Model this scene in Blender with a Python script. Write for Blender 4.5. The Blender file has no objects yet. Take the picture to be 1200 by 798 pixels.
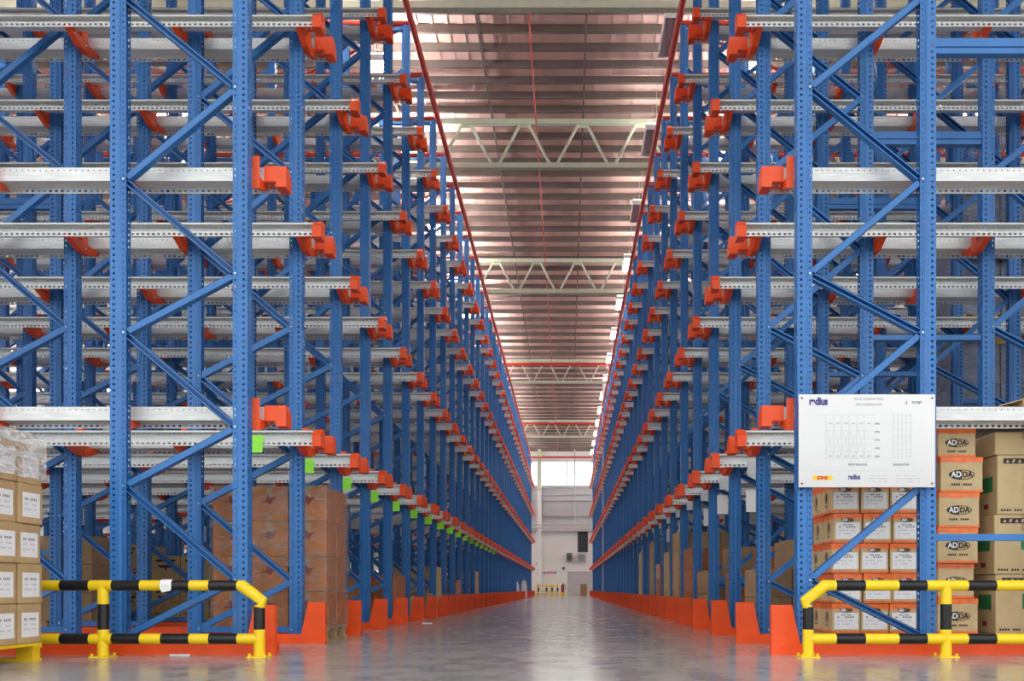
import bpy, bmesh, math, random
from mathutils import Vector, Matrix
random.seed(7)
S = bpy.context.scene
C = S.collection

# ------------------------------------------------------------------ constants
F, CX, CY, CAMZ = 1020.0, 664.5, 690.0, 0.53     # focal length, principal point (px), eye height
P = 1.45                                         # pitch of the rack rows
Y0 = 7.134                                       # first row
NROW = 40
LEVELS = [2.055, 4.055, 6.055, 8.055]            # top of the pallet rails
HU = 9.82                                        # upright height
def rowY(k): return Y0 + P * k
def X(u, y): return (u - CX) * y / F
def Z(v, y): return CAMZ + (CY - v) * y / F

ONES = "zero one two three four five six seven eight nine ten eleven twelve thirteen fourteen fifteen sixteen seventeen eighteen nineteen".split()
def num(n):
    if n < 20: return ONES[n]
    t = ["", "", "twenty", "thirty", "forty", "fifty"][n // 10]
    return t if n % 10 == 0 else t + "-" + ONES[n % 10]
ORD = "zeroth first second third fourth fifth sixth seventh eighth ninth tenth".split()
BLOCK = {-1: "lime-tagged rack", 1: "white-tagged rack"}

# ------------------------------------------------------------------ materials
def mat(name, col, rough=.5, metal=0., var=0., scale=8., bump=0., bscale=40., spec=.5, coat=0., col2=None, stretch=None):
    m = bpy.data.materials.new(name); m.use_nodes = True
    nt = m.node_tree; b = nt.nodes['Principled BSDF']
    b.inputs['Base Color'].default_value = (*col, 1)
    b.inputs['Roughness'].default_value = rough
    b.inputs['Metallic'].default_value = metal
    b.inputs['Specular IOR Level'].default_value = spec
    b.inputs['Coat Weight'].default_value = coat
    if var or bump:
        tc = nt.nodes.new('ShaderNodeTexCoord')
        mp = nt.nodes.new('ShaderNodeMapping')
        nt.links.new(tc.outputs['Object'], mp.inputs['Vector'])
        if stretch: mp.inputs['Scale'].default_value = stretch
    if var:
        n = nt.nodes.new('ShaderNodeTexNoise'); n.inputs['Scale'].default_value = scale; n.inputs['Detail'].default_value = 4
        nt.links.new(mp.outputs['Vector'], n.inputs['Vector'])
        r = nt.nodes.new('ShaderNodeValToRGB')
        c2 = col2 or tuple(c * (1 - var) for c in col)
        r.color_ramp.elements[0].position = .35; r.color_ramp.elements[1].position = .65
        r.color_ramp.elements[0].color = (*c2, 1)
        r.color_ramp.elements[1].color = (*[min(1, c * (1 + var * .3)) for c in col], 1)
        nt.links.new(n.outputs['Fac'], r.inputs['Fac'])
        nt.links.new(r.outputs['Color'], b.inputs['Base Color'])
    if bump:
        n2 = nt.nodes.new('ShaderNodeTexNoise'); n2.inputs['Scale'].default_value = bscale; n2.inputs['Detail'].default_value = 3
        nt.links.new(mp.outputs['Vector'], n2.inputs['Vector'])
        bp = nt.nodes.new('ShaderNodeBump'); bp.inputs['Strength'].default_value = bump; bp.inputs['Distance'].default_value = .02
        nt.links.new(n2.outputs['Fac'], bp.inputs['Height'])
        nt.links.new(bp.outputs['Normal'], b.inputs['Normal'])
    return m
def emis(name, col, strength):
    m = bpy.data.materials.new(name); m.use_nodes = True
    nt = m.node_tree; nt.nodes.clear()
    e = nt.nodes.new('ShaderNodeEmission'); e.inputs['Color'].default_value = (*col, 1); e.inputs['Strength'].default_value = strength
    o = nt.nodes.new('ShaderNodeOutputMaterial'); nt.links.new(e.outputs[0], o.inputs[0])
    return m
def film_mat(name, col, cover, rough=.25):
    m = bpy.data.materials.new(name); m.use_nodes = True
    nt = m.node_tree; nt.nodes.clear()
    tr = nt.nodes.new('ShaderNodeBsdfTransparent'); tr.inputs[0].default_value = (.97, .97, .97, 1)
    p = nt.nodes.new('ShaderNodeBsdfPrincipled'); p.inputs['Base Color'].default_value = (*col, 1); p.inputs['Roughness'].default_value = rough
    tc = nt.nodes.new('ShaderNodeTexCoord'); mp = nt.nodes.new('ShaderNodeMapping'); mp.inputs['Scale'].default_value = (3, 3, 9)
    n = nt.nodes.new('ShaderNodeTexNoise'); n.inputs['Scale'].default_value = 2.2; n.inputs['Detail'].default_value = 5; n.inputs['Distortion'].default_value = 1.2
    nt.links.new(tc.outputs['Object'], mp.inputs['Vector']); nt.links.new(mp.outputs['Vector'], n.inputs['Vector'])
    r = nt.nodes.new('ShaderNodeMapRange'); r.inputs['From Min'].default_value = .45; r.inputs['From Max'].default_value = .72
    r.inputs['To Min'].default_value = cover * .35; r.inputs['To Max'].default_value = min(.95, cover * 2.2)
    nt.links.new(n.outputs['Fac'], r.inputs['Value'])
    bp = nt.nodes.new('ShaderNodeBump'); bp.inputs['Strength'].default_value = .8; bp.inputs['Distance'].default_value = .03
    nt.links.new(n.outputs['Fac'], bp.inputs['Height']); nt.links.new(bp.outputs['Normal'], p.inputs['Normal'])
    mx = nt.nodes.new('ShaderNodeMixShader'); o = nt.nodes.new('ShaderNodeOutputMaterial')
    nt.links.new(r.outputs[0], mx.inputs[0]); nt.links.new(tr.outputs[0], mx.inputs[1]); nt.links.new(p.outputs[0], mx.inputs[2])
    nt.links.new(mx.outputs[0], o.inputs[0])
    return m

M = {}
M['blue'] = mat('blue_paint', (.028, .165, .46), .38, var=.10, scale=3., spec=.5)
M['orange'] = mat('orange_paint', (.90, .085, .006), .42, var=.10, scale=5.)
M['red'] = mat('red_paint', (.62, .055, .03), .45, var=.1, scale=3.)
M['galv'] = mat('galvanised_steel', (.73, .745, .725), .42, metal=.25, var=.15, scale=9., stretch=(.6, 6, 6))
M['yellow'] = mat('yellow_paint', (.90, .62, .006), .35, var=.06, scale=12.)
M['black'] = mat('black_paint', (.008, .008, .009), .3, var=.3, scale=14., col2=(.014, .014, .014), spec=.35)
M['bolt'] = mat('zinc_bolt', (.75, .76, .76), .3, metal=.8)
M['cream'] = mat('cream_green_paint', (.62, .66, .50), .5, var=.06)
M['purlin'] = mat('purlin_steel', (.17, .135, .12), .6, var=.12, scale=1.5)
M['deck'] = mat('pink_roof_lining', (.86, .60, .53), .65, var=.09, scale=.8, stretch=(4, .3, 1))
M['white'] = mat('white_wall_paint', (.82, .80, .77), .6, var=.03, scale=.5)
M['cladding'] = mat('grey_cladding', (.56, .57, .57), .5, var=.05, scale=.6)
M['greypaint'] = mat('grey_paint', (.55, .53, .54), .5, var=.05, scale=2)
M['paper'] = mat('white_paper', (.82, .82, .82), .6, var=.05, scale=20.)
M['tagpaper'] = mat('grey_white_card', (.60, .61, .62), .6, var=.05, scale=20.)
M['board'] = mat('white_board', (.72, .73, .73), .35, var=.02, scale=3)
M['lime'] = mat('lime_plastic', (.32, .92, .05), .4, var=.08, scale=20.)
M['purple'] = mat('magenta_plastic', (.42, .06, .40), .4, var=.08, scale=20.)
M['kraft'] = mat('kraft_cardboard', (.50, .34, .165), .75, var=.12, scale=7., bump=.12, bscale=12.)
M['kraft_pale'] = mat('pale_cardboard', (.58, .43, .225), .75, var=.10, scale=7., bump=.1, bscale=12.)
M['kraft_red'] = mat('reddish_cardboard', (.52, .175, .038), .5, var=.25, scale=5., bump=.25, bscale=9., coat=.35)
M['kraft_dark'] = mat('dark_cardboard', (.36, .23, .12), .8, var=.14, scale=7., bump=.1, bscale=12.)
M['tape'] = mat('orange_tape', (.88, .17, .03), .35, var=.15, scale=14., bump=.2, bscale=30.)
M['ptape'] = mat('brown_tape', (.40, .26, .13), .35, var=.08, scale=14.)
M['ink'] = mat('black_ink', (.02, .018, .016), .6)
M['inkred'] = mat('maroon_ink', (.22, .025, .02), .6)
M['inkgreen'] = mat('green_ink', (.02, .20, .06), .6)
M['inkgrey'] = mat('grey_ink', (.52, .53, .54), .6)
M['inkmid'] = mat('mid_grey_ink', (.22, .22, .25), .6)
M['navy'] = mat('navy_ink', (.035, .04, .22), .5)
M['wood'] = mat('pallet_wood', (.50, .34, .17), .8, var=.2, scale=6., stretch=(1, 8, 8))
M['ywood'] = mat('yellow_pallet', (.86, .55, .01), .5, var=.12, scale=8.)
M['bluewrap'] = mat('blue_grey_goods', (.30, .36, .50), .4, var=.35, scale=5., bump=.5, bscale=8., coat=.5)
M['film'] = film_mat('stretch_film', (.42, .41, .41), .22, .14)
M['filmthick'] = film_mat('white_film', (.88, .87, .85), .60, .35)
M['darkmetal'] = mat('dark_metal', (.03, .035, .04), .5)
M['tube'] = emis('lamp_diffuser', (1, .97, .92), 55.0)
M['uplight_soft'] = emis('strip_uplight', (1, .95, .90), 14.0)
M['uplight'] = emis('added_roof_uplight', (1, .95, .90), 105.0)  # upward glow added to the rack lamps to brighten the roof lining
M['daylight'] = emis('daylit_glazing', (.97, 1, 1), 3.0)
M['side_fill'] = emis('added_side_glow', (.98, .98, 1), 13.0)  # glow of the added side strips, lights roof and rack interiors
M['fixgrey'] = mat('fixture_louvre', (.60, .50, .50), .5)

def floor_mat():
    m = bpy.data.materials.new('polished_concrete'); m.use_nodes = True
    nt = m.node_tree; b = nt.nodes['Principled BSDF']
    tc = nt.nodes.new('ShaderNodeTexCoord')
    def noise(scale, st, detail=5):
        mp = nt.nodes.new('ShaderNodeMapping'); mp.inputs['Scale'].default_value = st
        n = nt.nodes.new('ShaderNodeTexNoise'); n.inputs['Scale'].default_value = scale; n.inputs['Detail'].default_value = detail
        nt.links.new(tc.outputs['Object'], mp.inputs['Vector']); nt.links.new(mp.outputs['Vector'], n.inputs['Vector'])
        return n
    n1 = noise(.8, (1, .45, 1)); n2 = noise(4., (1, .7, 1), 8)
    mx = nt.nodes.new('ShaderNodeMath'); mx.operation = 'ADD'
    nt.links.new(n1.outputs['Fac'], mx.inputs[0]); nt.links.new(n2.outputs['Fac'], mx.inputs[1])
    r = nt.nodes.new('ShaderNodeValToRGB')
    r.color_ramp.elements[0].position = .70; r.color_ramp.elements[0].color = (.275, .262, .23, 1)
    r.color_ramp.elements[1].position = 1.30; r.color_ramp.elements[1].color = (.42, .405, .36, 1)
    hf = nt.nodes.new('ShaderNodeMath'); hf.operation = 'MULTIPLY'; hf.inputs[1].default_value = 1.0
    nt.links.new(mx.outputs[0], hf.inputs[0]); nt.links.new(hf.outputs[0], r.inputs['Fac'])
    nt.links.new(r.outputs['Color'], b.inputs['Base Color'])
    rr = nt.nodes.new('ShaderNodeMapRange'); rr.inputs['To Min'].default_value = .09; rr.inputs['To Max'].default_value = .27
    nt.links.new(n2.outputs['Fac'], rr.inputs['Value']); nt.links.new(rr.outputs[0], b.inputs['Roughness'])
    b.inputs['Specular IOR Level'].default_value = .6
    bp = nt.nodes.new('ShaderNodeBump'); bp.inputs['Strength'].default_value = .035; bp.inputs['Distance'].default_value = .02
    n3 = noise(1.5, (1, .5, 1), 3); nt.links.new(n3.outputs['Fac'], bp.inputs['Height']); nt.links.new(bp.outputs['Normal'], b.inputs['Normal'])
    return m
M['floor'] = floor_mat()

# ------------------------------------------------------------------ mesh builder
class MB:
    def __init__(s): s.v = []; s.f = []; s.mi = []; s.mats = []
    def m(s, name):
        if name not in s.mats: s.mats.append(name)
        return s.mats.index(name)
    def quad(s, pts, mt):
        n = len(s.v); s.v += [tuple(p) for p in pts]; s.f.append(tuple(range(n, n + len(pts)))); s.mi.append(s.m(mt))
    def hexa(s, c, mt):          # 8 corners: 0-3 bottom ring, 4-7 top ring
        n = len(s.v); s.v += [tuple(p) for p in c]
        for f in ((3, 2, 1, 0), (4, 5, 6, 7), (0, 1, 5, 4), (1, 2, 6, 5), (2, 3, 7, 6), (3, 0, 4, 7)):
            s.f.append(tuple(n + i for i in f)); s.mi.append(s.m(mt))
    def box(s, x0, x1, y0, y1, z0, z1, mt):
        if x0 > x1: x0, x1 = x1, x0
        if y0 > y1: y0, y1 = y1, y0
        s.hexa([(x0, y0, z0), (x1, y0, z0), (x1, y1, z0), (x0, y1, z0), (x0, y0, z1), (x1, y0, z1), (x1, y1, z1), (x0, y1, z1)], mt)
    def obox(s, a, b, n, t, w0, w1, h0, h1, mt):    # a bar from a to b, offsets w along n, h along t
        a, b, n, t = Vector(a), Vector(b), Vector(n), Vector(t)
        c = []
        for h in (h0, h1):
            for p, w in ((a, w0), (b, w0), (b, w1), (a, w1)): c.append(p + n * w + t * h)
        s.hexa(c, mt)
    def prism(s, poly, axis, d0, d1, mt):           # polygon (2D) extruded along an axis: 'x': (y,z), 'y': (x,z), 'z': (x,y)
        def pt(p, d): return {'x': (d, p[0], p[1]), 'y': (p[0], d, p[1]), 'z': (p[0], p[1], d)}[axis]
        n = len(s.v); k = len(poly)
        s.v += [pt(p, d0) for p in poly] + [pt(p, d1) for p in poly]; i = s.m(mt)
        s.f.append(tuple(range(n + k - 1, n - 1, -1))); s.mi.append(i)
        s.f.append(tuple(range(n + k, n + 2 * k))); s.mi.append(i)
        for q in range(k):
            s.f.append((n + q, n + (q + 1) % k, n + k + (q + 1) % k, n + k + q)); s.mi.append(i)
    def tube(s, pts, r, mts, seg=14, cap=True):     # mts: one material or one per segment
        pts = [Vector(p) for p in pts]; base = len(s.v)
        for i, p in enumerate(pts):
            a = pts[max(i - 1, 0)]; b = pts[min(i + 1, len(pts) - 1)]; d = (b - a).normalized()
            up = Vector((0, 1, 0)) if abs(d.y) < .9 else Vector((1, 0, 0))
            e1 = d.cross(up).normalized(); e2 = d.cross(e1).normalized()
            # keep the radius through a mitre
            k = 1.0
            if 0 < i < len(pts) - 1:
                d1 = (p - pts[i - 1]).normalized(); k = 1 / max(.5, d1.dot(d))
            for q in range(seg):
                an = 2 * math.pi * q / seg
                s.v.append(tuple(p + e1 * (r * k * math.cos(an)) + e2 * (r * math.sin(an))))
        for i in range(len(pts) - 1):
            mt = mts if isinstance(mts, str) else mts[i]
            for q in range(seg):
                s.f.append((base + i * seg + q, base + i * seg + (q + 1) % seg, base + (i + 1) * seg + (q + 1) % seg, base + (i + 1) * seg + q)); s.mi.append(s.m(mt))
        if cap:
            m0 = mts if isinstance(mts, str) else mts[0]; m1 = mts if isinstance(mts, str) else mts[-1]
            s.f.append(tuple(base + q for q in range(seg))); s.mi.append(s.m(m0))
            e = base + (len(pts) - 1) * seg
            s.f.append(tuple(e + q for q in reversed(range(seg)))); s.mi.append(s.m(m1))
    def perf(s, o, u, v, wid, holes, n, pitch, hh, mt):
        """a perforated strip: n pitches along v from o, across u from 0 to wid; holes = [(centre, width)]"""
        o, u, v = Vector(o), Vector(u), Vector(v)
        cuts = [0]
        for c, w in holes: cuts += [c - w / 2, c + w / 2]
        cuts.append(wid)
        def q(a, b, c, d): s.quad([o + u * a + v * c, o + u * b + v * c, o + u * b + v * d, o + u * a + v * d], mt)
        for i in range(n):
            z = i * pitch
            q(0, wid, z, z + pitch - hh)
            for j in range(0, len(cuts), 2): q(cuts[j], cuts[j + 1], z + pitch - hh, z + pitch)
    def mesh(s, name):
        me = bpy.data.meshes.new(name); me.from_pydata(s.v, [], s.f)
        for k in s.mats: me.materials.append(M[k])
        me.polygons.foreach_set('material_index', s.mi)
        return me
def recalc(me, smooth=False, weld=True):
    bm = bmesh.new(); bm.from_mesh(me)
    if weld: bmesh.ops.remove_doubles(bm, verts=bm.verts, dist=1e-5)
    bmesh.ops.recalc_face_normals(bm, faces=bm.faces)
    bm.to_mesh(me); bm.free()
    if smooth:
        me.polygons.foreach_set('use_smooth', [True] * len(me.polygons))
        try: me.set_sharp_from_angle(angle=math.radians(40))
        except Exception: pass
    return me
def bevelled(me, w, seg=2):
    bm = bmesh.new(); bm.from_mesh(me)
    bmesh.ops.bevel(bm, geom=list(bm.edges), offset=w, segments=seg, profile=.5, affect='EDGES')
    bm.to_mesh(me); bm.free()
    me.polygons.foreach_set('use_smooth', [True] * len(me.polygons))
    try: me.set_sharp_from_angle(angle=math.radians(50))
    except Exception: pass
    return me

# ------------------------------------------------------------------ objects
def tag(o, label=None, cat=None, group=None, kind=None):
    if label: o['label'] = label
    if cat: o['category'] = cat
    if group: o['group'] = group
    if kind: o['kind'] = kind
    return o
def link(name, data, parent=None, loc=(0, 0, 0), rz=0.):
    o = bpy.data.objects.new(name, data); C.objects.link(o); o.location = loc
    if rz: o.rotation_euler = (0, 0, rz)
    if parent is not None: o.parent = parent
    return o
def thing(name, label, cat, loc, group=None, rz=0.):
    o = link(name, None, None, loc, rz); o.empty_display_size = .1
    return tag(o, label, cat, group)
def struct(name, me, loc=(0, 0, 0)):
    return tag(link(name, me, None, loc), kind='structure')
FONT = {}
def text_mesh(s, size, mt, bold=0.0, shear=0., align='CENTER'):
    key = (s, size, mt, bold, shear, align)
    if key in FONT: return FONT[key]
    cu = bpy.data.curves.new('lettering', 'FONT'); cu.body = s; cu.size = size; cu.align_x = align; cu.align_y = 'CENTER'
    cu.offset = bold; cu.shear = shear; cu.extrude = .0008
    o = bpy.data.objects.new('lettering', cu); C.objects.link(o)
    dg = bpy.context.evaluated_depsgraph_get(); dg.update()
    me = bpy.data.meshes.new_from_object(o.evaluated_get(dg)); bpy.data.objects.remove(o)
    me.materials.clear(); me.materials.append(M[mt])
    me.transform(Matrix.Rotation(math.pi / 2, 4, 'X'))       # stands upright, faces -Y
    FONT[key] = me
    return me
def join(meshes):               # [(mesh, matrix)] into one mesh
    me = bpy.data.meshes.new('joined'); mats = []; vs = []; fs = []; mi = []
    for m, mx in meshes:
        n = len(vs); vs += [tuple(mx @ v.co) for v in m.vertices]; loc = []
        for k in m.materials:
            if k not in mats: mats.append(k)
            loc.append(mats.index(k))
        for p in m.polygons: fs.append(tuple(n + i for i in p.vertices)); mi.append(loc[p.material_index] if loc else 0)
    me.from_pydata(vs, [], fs)
    for k in mats: me.materials.append(k)
    me.polygons.foreach_set('material_index', mi)
    return me
T = Matrix.Translation

# ================================================================== RACK FRAMES
FW = {-1: 1.12, 1: 1.13}         # frame width along the lane
EDGE = {-1: -2.60, 1: 1.874}     # aisle edge of the first frame
PITCH = {-1: 2.215, 1: 2.20}
NODE_A = [.60, 1.85, 3.10, 4.62, 6.10, 7.60, 9.10]            # aisle-side bolts
NODE_F = [.145, 1.37, 2.62, 3.87, 5.36, 6.85, 8.35]           # far-side bolts
def section(sgn):
    # upright section: front face at x=0, body, step, lips; sgn mirrors x
    return [(x * sgn, y) for x, y in ((.125, -.032), (.125, -.040), (.088, -.040), (.078, -.052), (0, -.052), (0, .052), (.078, .052), (.088, .040), (.125, .040), (.125, .032))]
def upright_mesh(sgn, fine):
    b = MB(); pts = section(sgn); n = 196; pt = HU / n
    for i in range(len(pts) - 1):
        a = Vector((*pts[i], 0)); c = Vector((*pts[i + 1], 0)); L = (c - a).length; u = (c - a).normalized()
        if fine and L > .09: holes = [(.022, .014), (L - .022, .014)]
        elif fine and L > .07: holes = [(.032 if i > 4 else L - .032, .017)]
        elif fine and abs(L - .037) < .002 and i in (1, 7): holes = [(.02, .010)]
        else: holes = None
        if holes: b.perf(a, u, (0, 0, 1), L, holes, n, pt, .019, 'blue')
        else: b.quad([a, c, c + Vector((0, 0, HU)), a + Vector((0, 0, HU))], 'blue')
    # base end cap
    b.quad([(p[0], p[1], HU) for p in pts], 'blue')
    return b.mesh('upright')
def foot_mesh(sgn):
    b = MB(); b.box(-.03 * sgn, .16 * sgn, -.09, .09, 0, .010, 'blue')
    b.box(.0, .126 * sgn, -.058, -.053, .010, .10, 'blue'); b.box(.0, .126 * sgn, .053, .058, .010, .10, 'blue')
    for y in (-.072, .072): b.tube([(.1 * sgn, y, .010), (.1 * sgn, y, .03)], .012, 'bolt', 6)
    return b.mesh('foot_plate')
def brace_into(b, p0, p1, grooved):
    d = (Vector(p1) - Vector(p0)).normalized(); n = Vector((-d.z, 0, d.x)); t = Vector((0, 1, 0))
    w, h, th = .028, .029, .003
    if grooved: b.obox(p0, p1, n, t, -w, w, h - th, h, 'blue')
    else: b.obox(p0, p1, n, t, -w, w, -h, -h + th, 'blue')
    b.obox(p0, p1, n, t, w - th, w, -h, h, 'blue'); b.obox(p0, p1, n, t, -w, -w + th, -h, h, 'blue')
    q_ = (-h, -h + th) if grooved else (h - th, h)          # return lips of the channel
    b.obox(p0, p1, n, t, -w, -w + .013, *q_, 'blue'); b.obox(p0, p1, n, t, w - .013, w, *q_, 'blue')
    for p in (p0, p1):
        q = Vector(p); b.tube([q + Vector((0, -.046, 0)), q + Vector((0, .046, 0))], .008, 'bolt', 6)
def brace_lines(side):
    W = FW[side]; xa = .105; xf = W - .105      # distance from the aisle edge
    seq = []
    for a, f in zip(NODE_A, NODE_F): seq += [(xf, f), (xa, a)]
    out = [((x0, z0), (x1, z1)) for (x0, z0), (x1, z1) in zip(seq, seq[1:])]
    out.append(((xa, HU - .05), (xf, HU - .05))); out.append(((xa, .13), (xf, .13)))
    return out
def arm_profile(top, half):
    p = [(.055, top + .05), (.055, top - .118), (.262, top - .118), (.262, top - .145), (.07, top - .215)]
    if half: return [(.055, top - .215)] + p
    return p + [(-y, z) for y, z in reversed(p)]
FR = {}
for sd in (-1, 1):
    W = FW[sd]
    # local x measured from the aisle edge, towards the depth of the block: sd * d
    d = {}
    d['up'] = [(upright_mesh(sd, True), 0.), (upright_mesh(-sd, True), sd * W)]
    d['foot'] = [(foot_mesh(sd), 0.), (foot_mesh(-sd), sd * W)]
    d['br'] = []
    for (x0, z0), (x1, z1) in brace_lines(sd):
        b = MB(); p0 = (sd * x0, 0, z0); p1 = (sd * x1, 0, z1)
        rising = (p1[2] - p0[2]) * (p1[0] - p0[0])
        brace_into(b, p0, p1, rising < -1e-6); d['br'].append(b.mesh('brace'))
    d['arm'] = {}
    for half in (False, True):
        lst = []
        for top in LEVELS:
            for xx in (-.062 * sd, sd * (W - .09) if half else sd * W + .002 * sd):
                b = MB(); b.prism(arm_profile(top, half), 'x', xx, xx + .060 * sd, 'orange')
                for zz in (top - .03, top - .17): b.tube([(xx, -.0, zz), (xx - .012 * sd if xx * sd < 0 else xx + .072 * sd, 0, zz)], .010, 'bolt', 6) if not half else None
                lst.append(recalc(b.mesh('rail_arm')))
        d['arm'][half] = lst
    # distant frame in one mesh
    I = Matrix.Identity(4)
    d['far'] = join([(upright_mesh(sd, False), I), (upright_mesh(-sd, False), T((sd * W, 0, 0)))] + [(m, T((dx, 0, 0))) for m, dx in d['foot']] + [(m, I) for m in d['br']] + [(m, I) for m in d['arm'][False]])
    d['far'].name = 'upright_frame'
    FR[sd] = d
def nframes(side, k):
    if side < 0: return 2 if k < 2 else 3 if k < 5 else 4 if k < 8 else 5 if k < 17 else 2
    return 2 if k < 3 else 3 if k < 7 else 4 if k < 14 else 2
DEPTHW = ["at the aisle", "second from the aisle", "third from the aisle", "fourth from the aisle", "fifth from the aisle"]
for sd in (-1, 1):
    d = FR[sd]
    for k in range(NROW):
        for j in range(max(nframes(sd, k), 5 if k < 8 else 0)):
            x = EDGE[sd] + sd * PITCH[sd] * j
            lab = "blue upright frame %s in row %s of the %s" % (DEPTHW[j], num(k + 1), BLOCK[sd])
            if k < 8 and j < nframes(sd, k):
                f = thing('upright_frame', lab, 'rack frame', (x, rowY(k), 0), 'upright frames of the racks')
                for me, dx in d['up']: link('upright', me, f, (dx, 0, 0))
                for me, dx in d['foot']: link('foot_plate', me, f, (dx, 0, 0))
                for me in d['br']: link('brace', me, f)
                for me in d['arm'][k == 0]: link('rail_arm', me, f)
            else:
                f = link('upright_frame', d['far'], None, (x, rowY(k), 0)); tag(f, lab, 'rack frame', 'upright frames of the racks')

# ================================================================== PALLET RAILS
RL = 14.0
END = {-1: -2.36, 1: 1.64}
def rail_profile(sy):
    # (y, z) relative to the row centre and the rail top; the lane lies towards sy
    return [(sy * .144, 0.), (sy * .144, -.112), (sy * .277, -.112), (sy * .277, -.160)], (sy * .200, 0.)
def rail_mesh(sd, sy, fine, L):
    b = MB(); pr, topf = rail_profile(sy); th = .004; n = int(L / .05)
    if fine:
        b.perf((0, sy * .144, -.112), (0, 0, 1), (sd, 0, 0), .112, [(.085, .009)], n, .05, .010, 'galv')
        b.perf((0, sy * .277, -.160), (0, 0, 1), (sd, 0, 0), .048, [(.022, .018)], n, .05, .024, 'galv')
    else:
        b.quad([(0, sy * .144, -.112), (sd * L, sy * .144, -.112), (sd * L, sy * .144, 0), (0, sy * .144, 0)], 'galv')
        b.quad([(0, sy * .277, -.160), (sd * L, sy * .277, -.160), (sd * L, sy * .277, -.112), (0, sy * .277, -.112)], 'galv')
    b.box(0, sd * L, sy * .1405, sy * .277, -.116, -.112, 'galv')
    b.box(0, sd * L, sy * .144, sy * .212, -.003, 0, 'galv')
    b.box(0, sd * L, sy * .205, sy * .212, -.018, 0, 'galv')
    return b.mesh('pallet_rail')
def cap_mesh(sd, sy):
    b = MB(); e = -sd * .012
    b.prism([(sy * .136, .006), (sy * .215, .006), (sy * .285, -.060), (sy * .285, -.166), (sy * .136, -.166)], 'x', e, sd * .072, 'orange')
    b.box(sd * .072, sd * .169, sy * .136, sy * .1415, -.122, .006, 'orange')     # cheek outside the web
    b.box(sd * .072, sd * .169, sy * .136, sy * .270, -.124, -.1175, 'orange')   # tongue below the track
    b.tube([(sd * .10, sy * .20, -.132), (sd * .10, sy * .20, -.124)], .012, 'bolt', 6); b.tube([(sd * .15, sy * .20, -.132), (sd * .15, sy * .20, -.124)], .012, 'bolt', 6)
    return recalc(b.mesh('end_cap'))
RM = {(sd, sy, fine): rail_mesh(sd, sy, fine, RL if not fine else 10.4) for sd in (-1, 1) for sy in (-1, 1) for fine in (True, False)}
CAP = {(sd, sy): cap_mesh(sd, sy) for sd in (-1, 1) for sy in (-1, 1)}
rest = []
NIND = 19
for sd in (-1, 1):
    for k in range(NROW):
        for li, top in enumerate(LEVELS):
            for sy in (-1, 1):
                if k == 0 and sy < 0: continue
                loc = (END[sd], rowY(k), top)
                if k < NIND:
                    where = "front of" if sy < 0 else "back of"
                    lab = "galvanised pallet rail, %s level, on the %s row %s, %s" % (ORD[li + 1], where, num(k + 1), BLOCK[sd])
                    if k < 10:
                        r = tag(link('pallet_rail', RM[sd, sy, True], None, loc), lab, 'rail', 'pallet rails of the racks')
                        tag(link('end_cap', CAP[sd, sy], r), 'orange end cap')
                    else:
                        r = tag(link('pallet_rail', join([(RM[sd, sy, False], Matrix.Identity(4)), (CAP[sd, sy], Matrix.Identity(4))]) if (sd, sy, 'j') not in RM else RM[sd, sy, 'j'], None, loc), lab, 'rail', 'pallet rails of the racks')
                        RM[sd, sy, 'j'] = r.data
                else:
                    rest.append((RM[sd, sy, 'j'], T(loc)))
tag(link('distant_rails', join(rest)), 'orange-capped galvanised rails in the rows towards the far white wall', 'rails', None, 'stuff')

# ================================================================== FLOOR GUIDES
def guide_bar(sd, y):
    b = MB(); L = 10.4
    b.box(sd * .06, sd * L, y - .004, y + .004, 0, .092, 'orange'); s = 1 if y < 0 else -1
    b.box(sd * .06, sd * L, y + s * .004, y + s * .055, 0, .008, 'orange')
    return b.mesh('guide_bar')
def end_guard(sd):
    b = MB()
    b.prism([(0, 0), (sd * .25, 0), (sd * .165, .40), (0, .40)], 'y', -.15, -.142, 'orange')
    b.box(0, sd * .008, -.142, -.095, 0, .40, 'orange')
    b.hexa([(sd * .242, -.142, .0), (sd * .25, -.142, .0), (sd * .25, -.10, .0), (sd * .242, -.10, .0), (sd * .157, -.142, .40), (sd * .165, -.142, .40), (sd * .165, -.10, .40), (sd * .157, -.10, .40)], 'orange')
    b.box(sd * .008, sd * .235, -.142, -.105, 0, .010, 'orange')
    b.tube([(sd * .1, -.160, .06), (sd * .1, -.15, .06)], .012, 'orange', 8)
    return recalc(b.mesh('end_guard'), weld=False)
GX = {-1: -2.345, 1: 1.64}
GM = {}
for sd in (-1, 1):
    GM[sd] = (guide_bar(sd, -.14), guide_bar(sd, .14), end_guard(sd))
    GM[sd, 'far'] = join([(m, Matrix.Identity(4)) for m in GM[sd]])
    for k in range(NROW):
        lab = "orange floor guide with upright end guard under row %s of the %s" % (num(k + 1), BLOCK[sd])
        loc = (GX[sd], rowY(k), 0)
        if k < 14:
            g = thing('floor_guide', lab, 'floor guide', loc, 'orange floor guides of the racks')
            link('guide_bar', GM[sd][0], g); link('guide_bar', GM[sd][1], g); link('end_guard', GM[sd][2], g)
        else:
            tag(link('floor_guide', GM[sd, 'far'], None, loc), lab, 'floor guide', 'orange floor guides of the racks')

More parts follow.
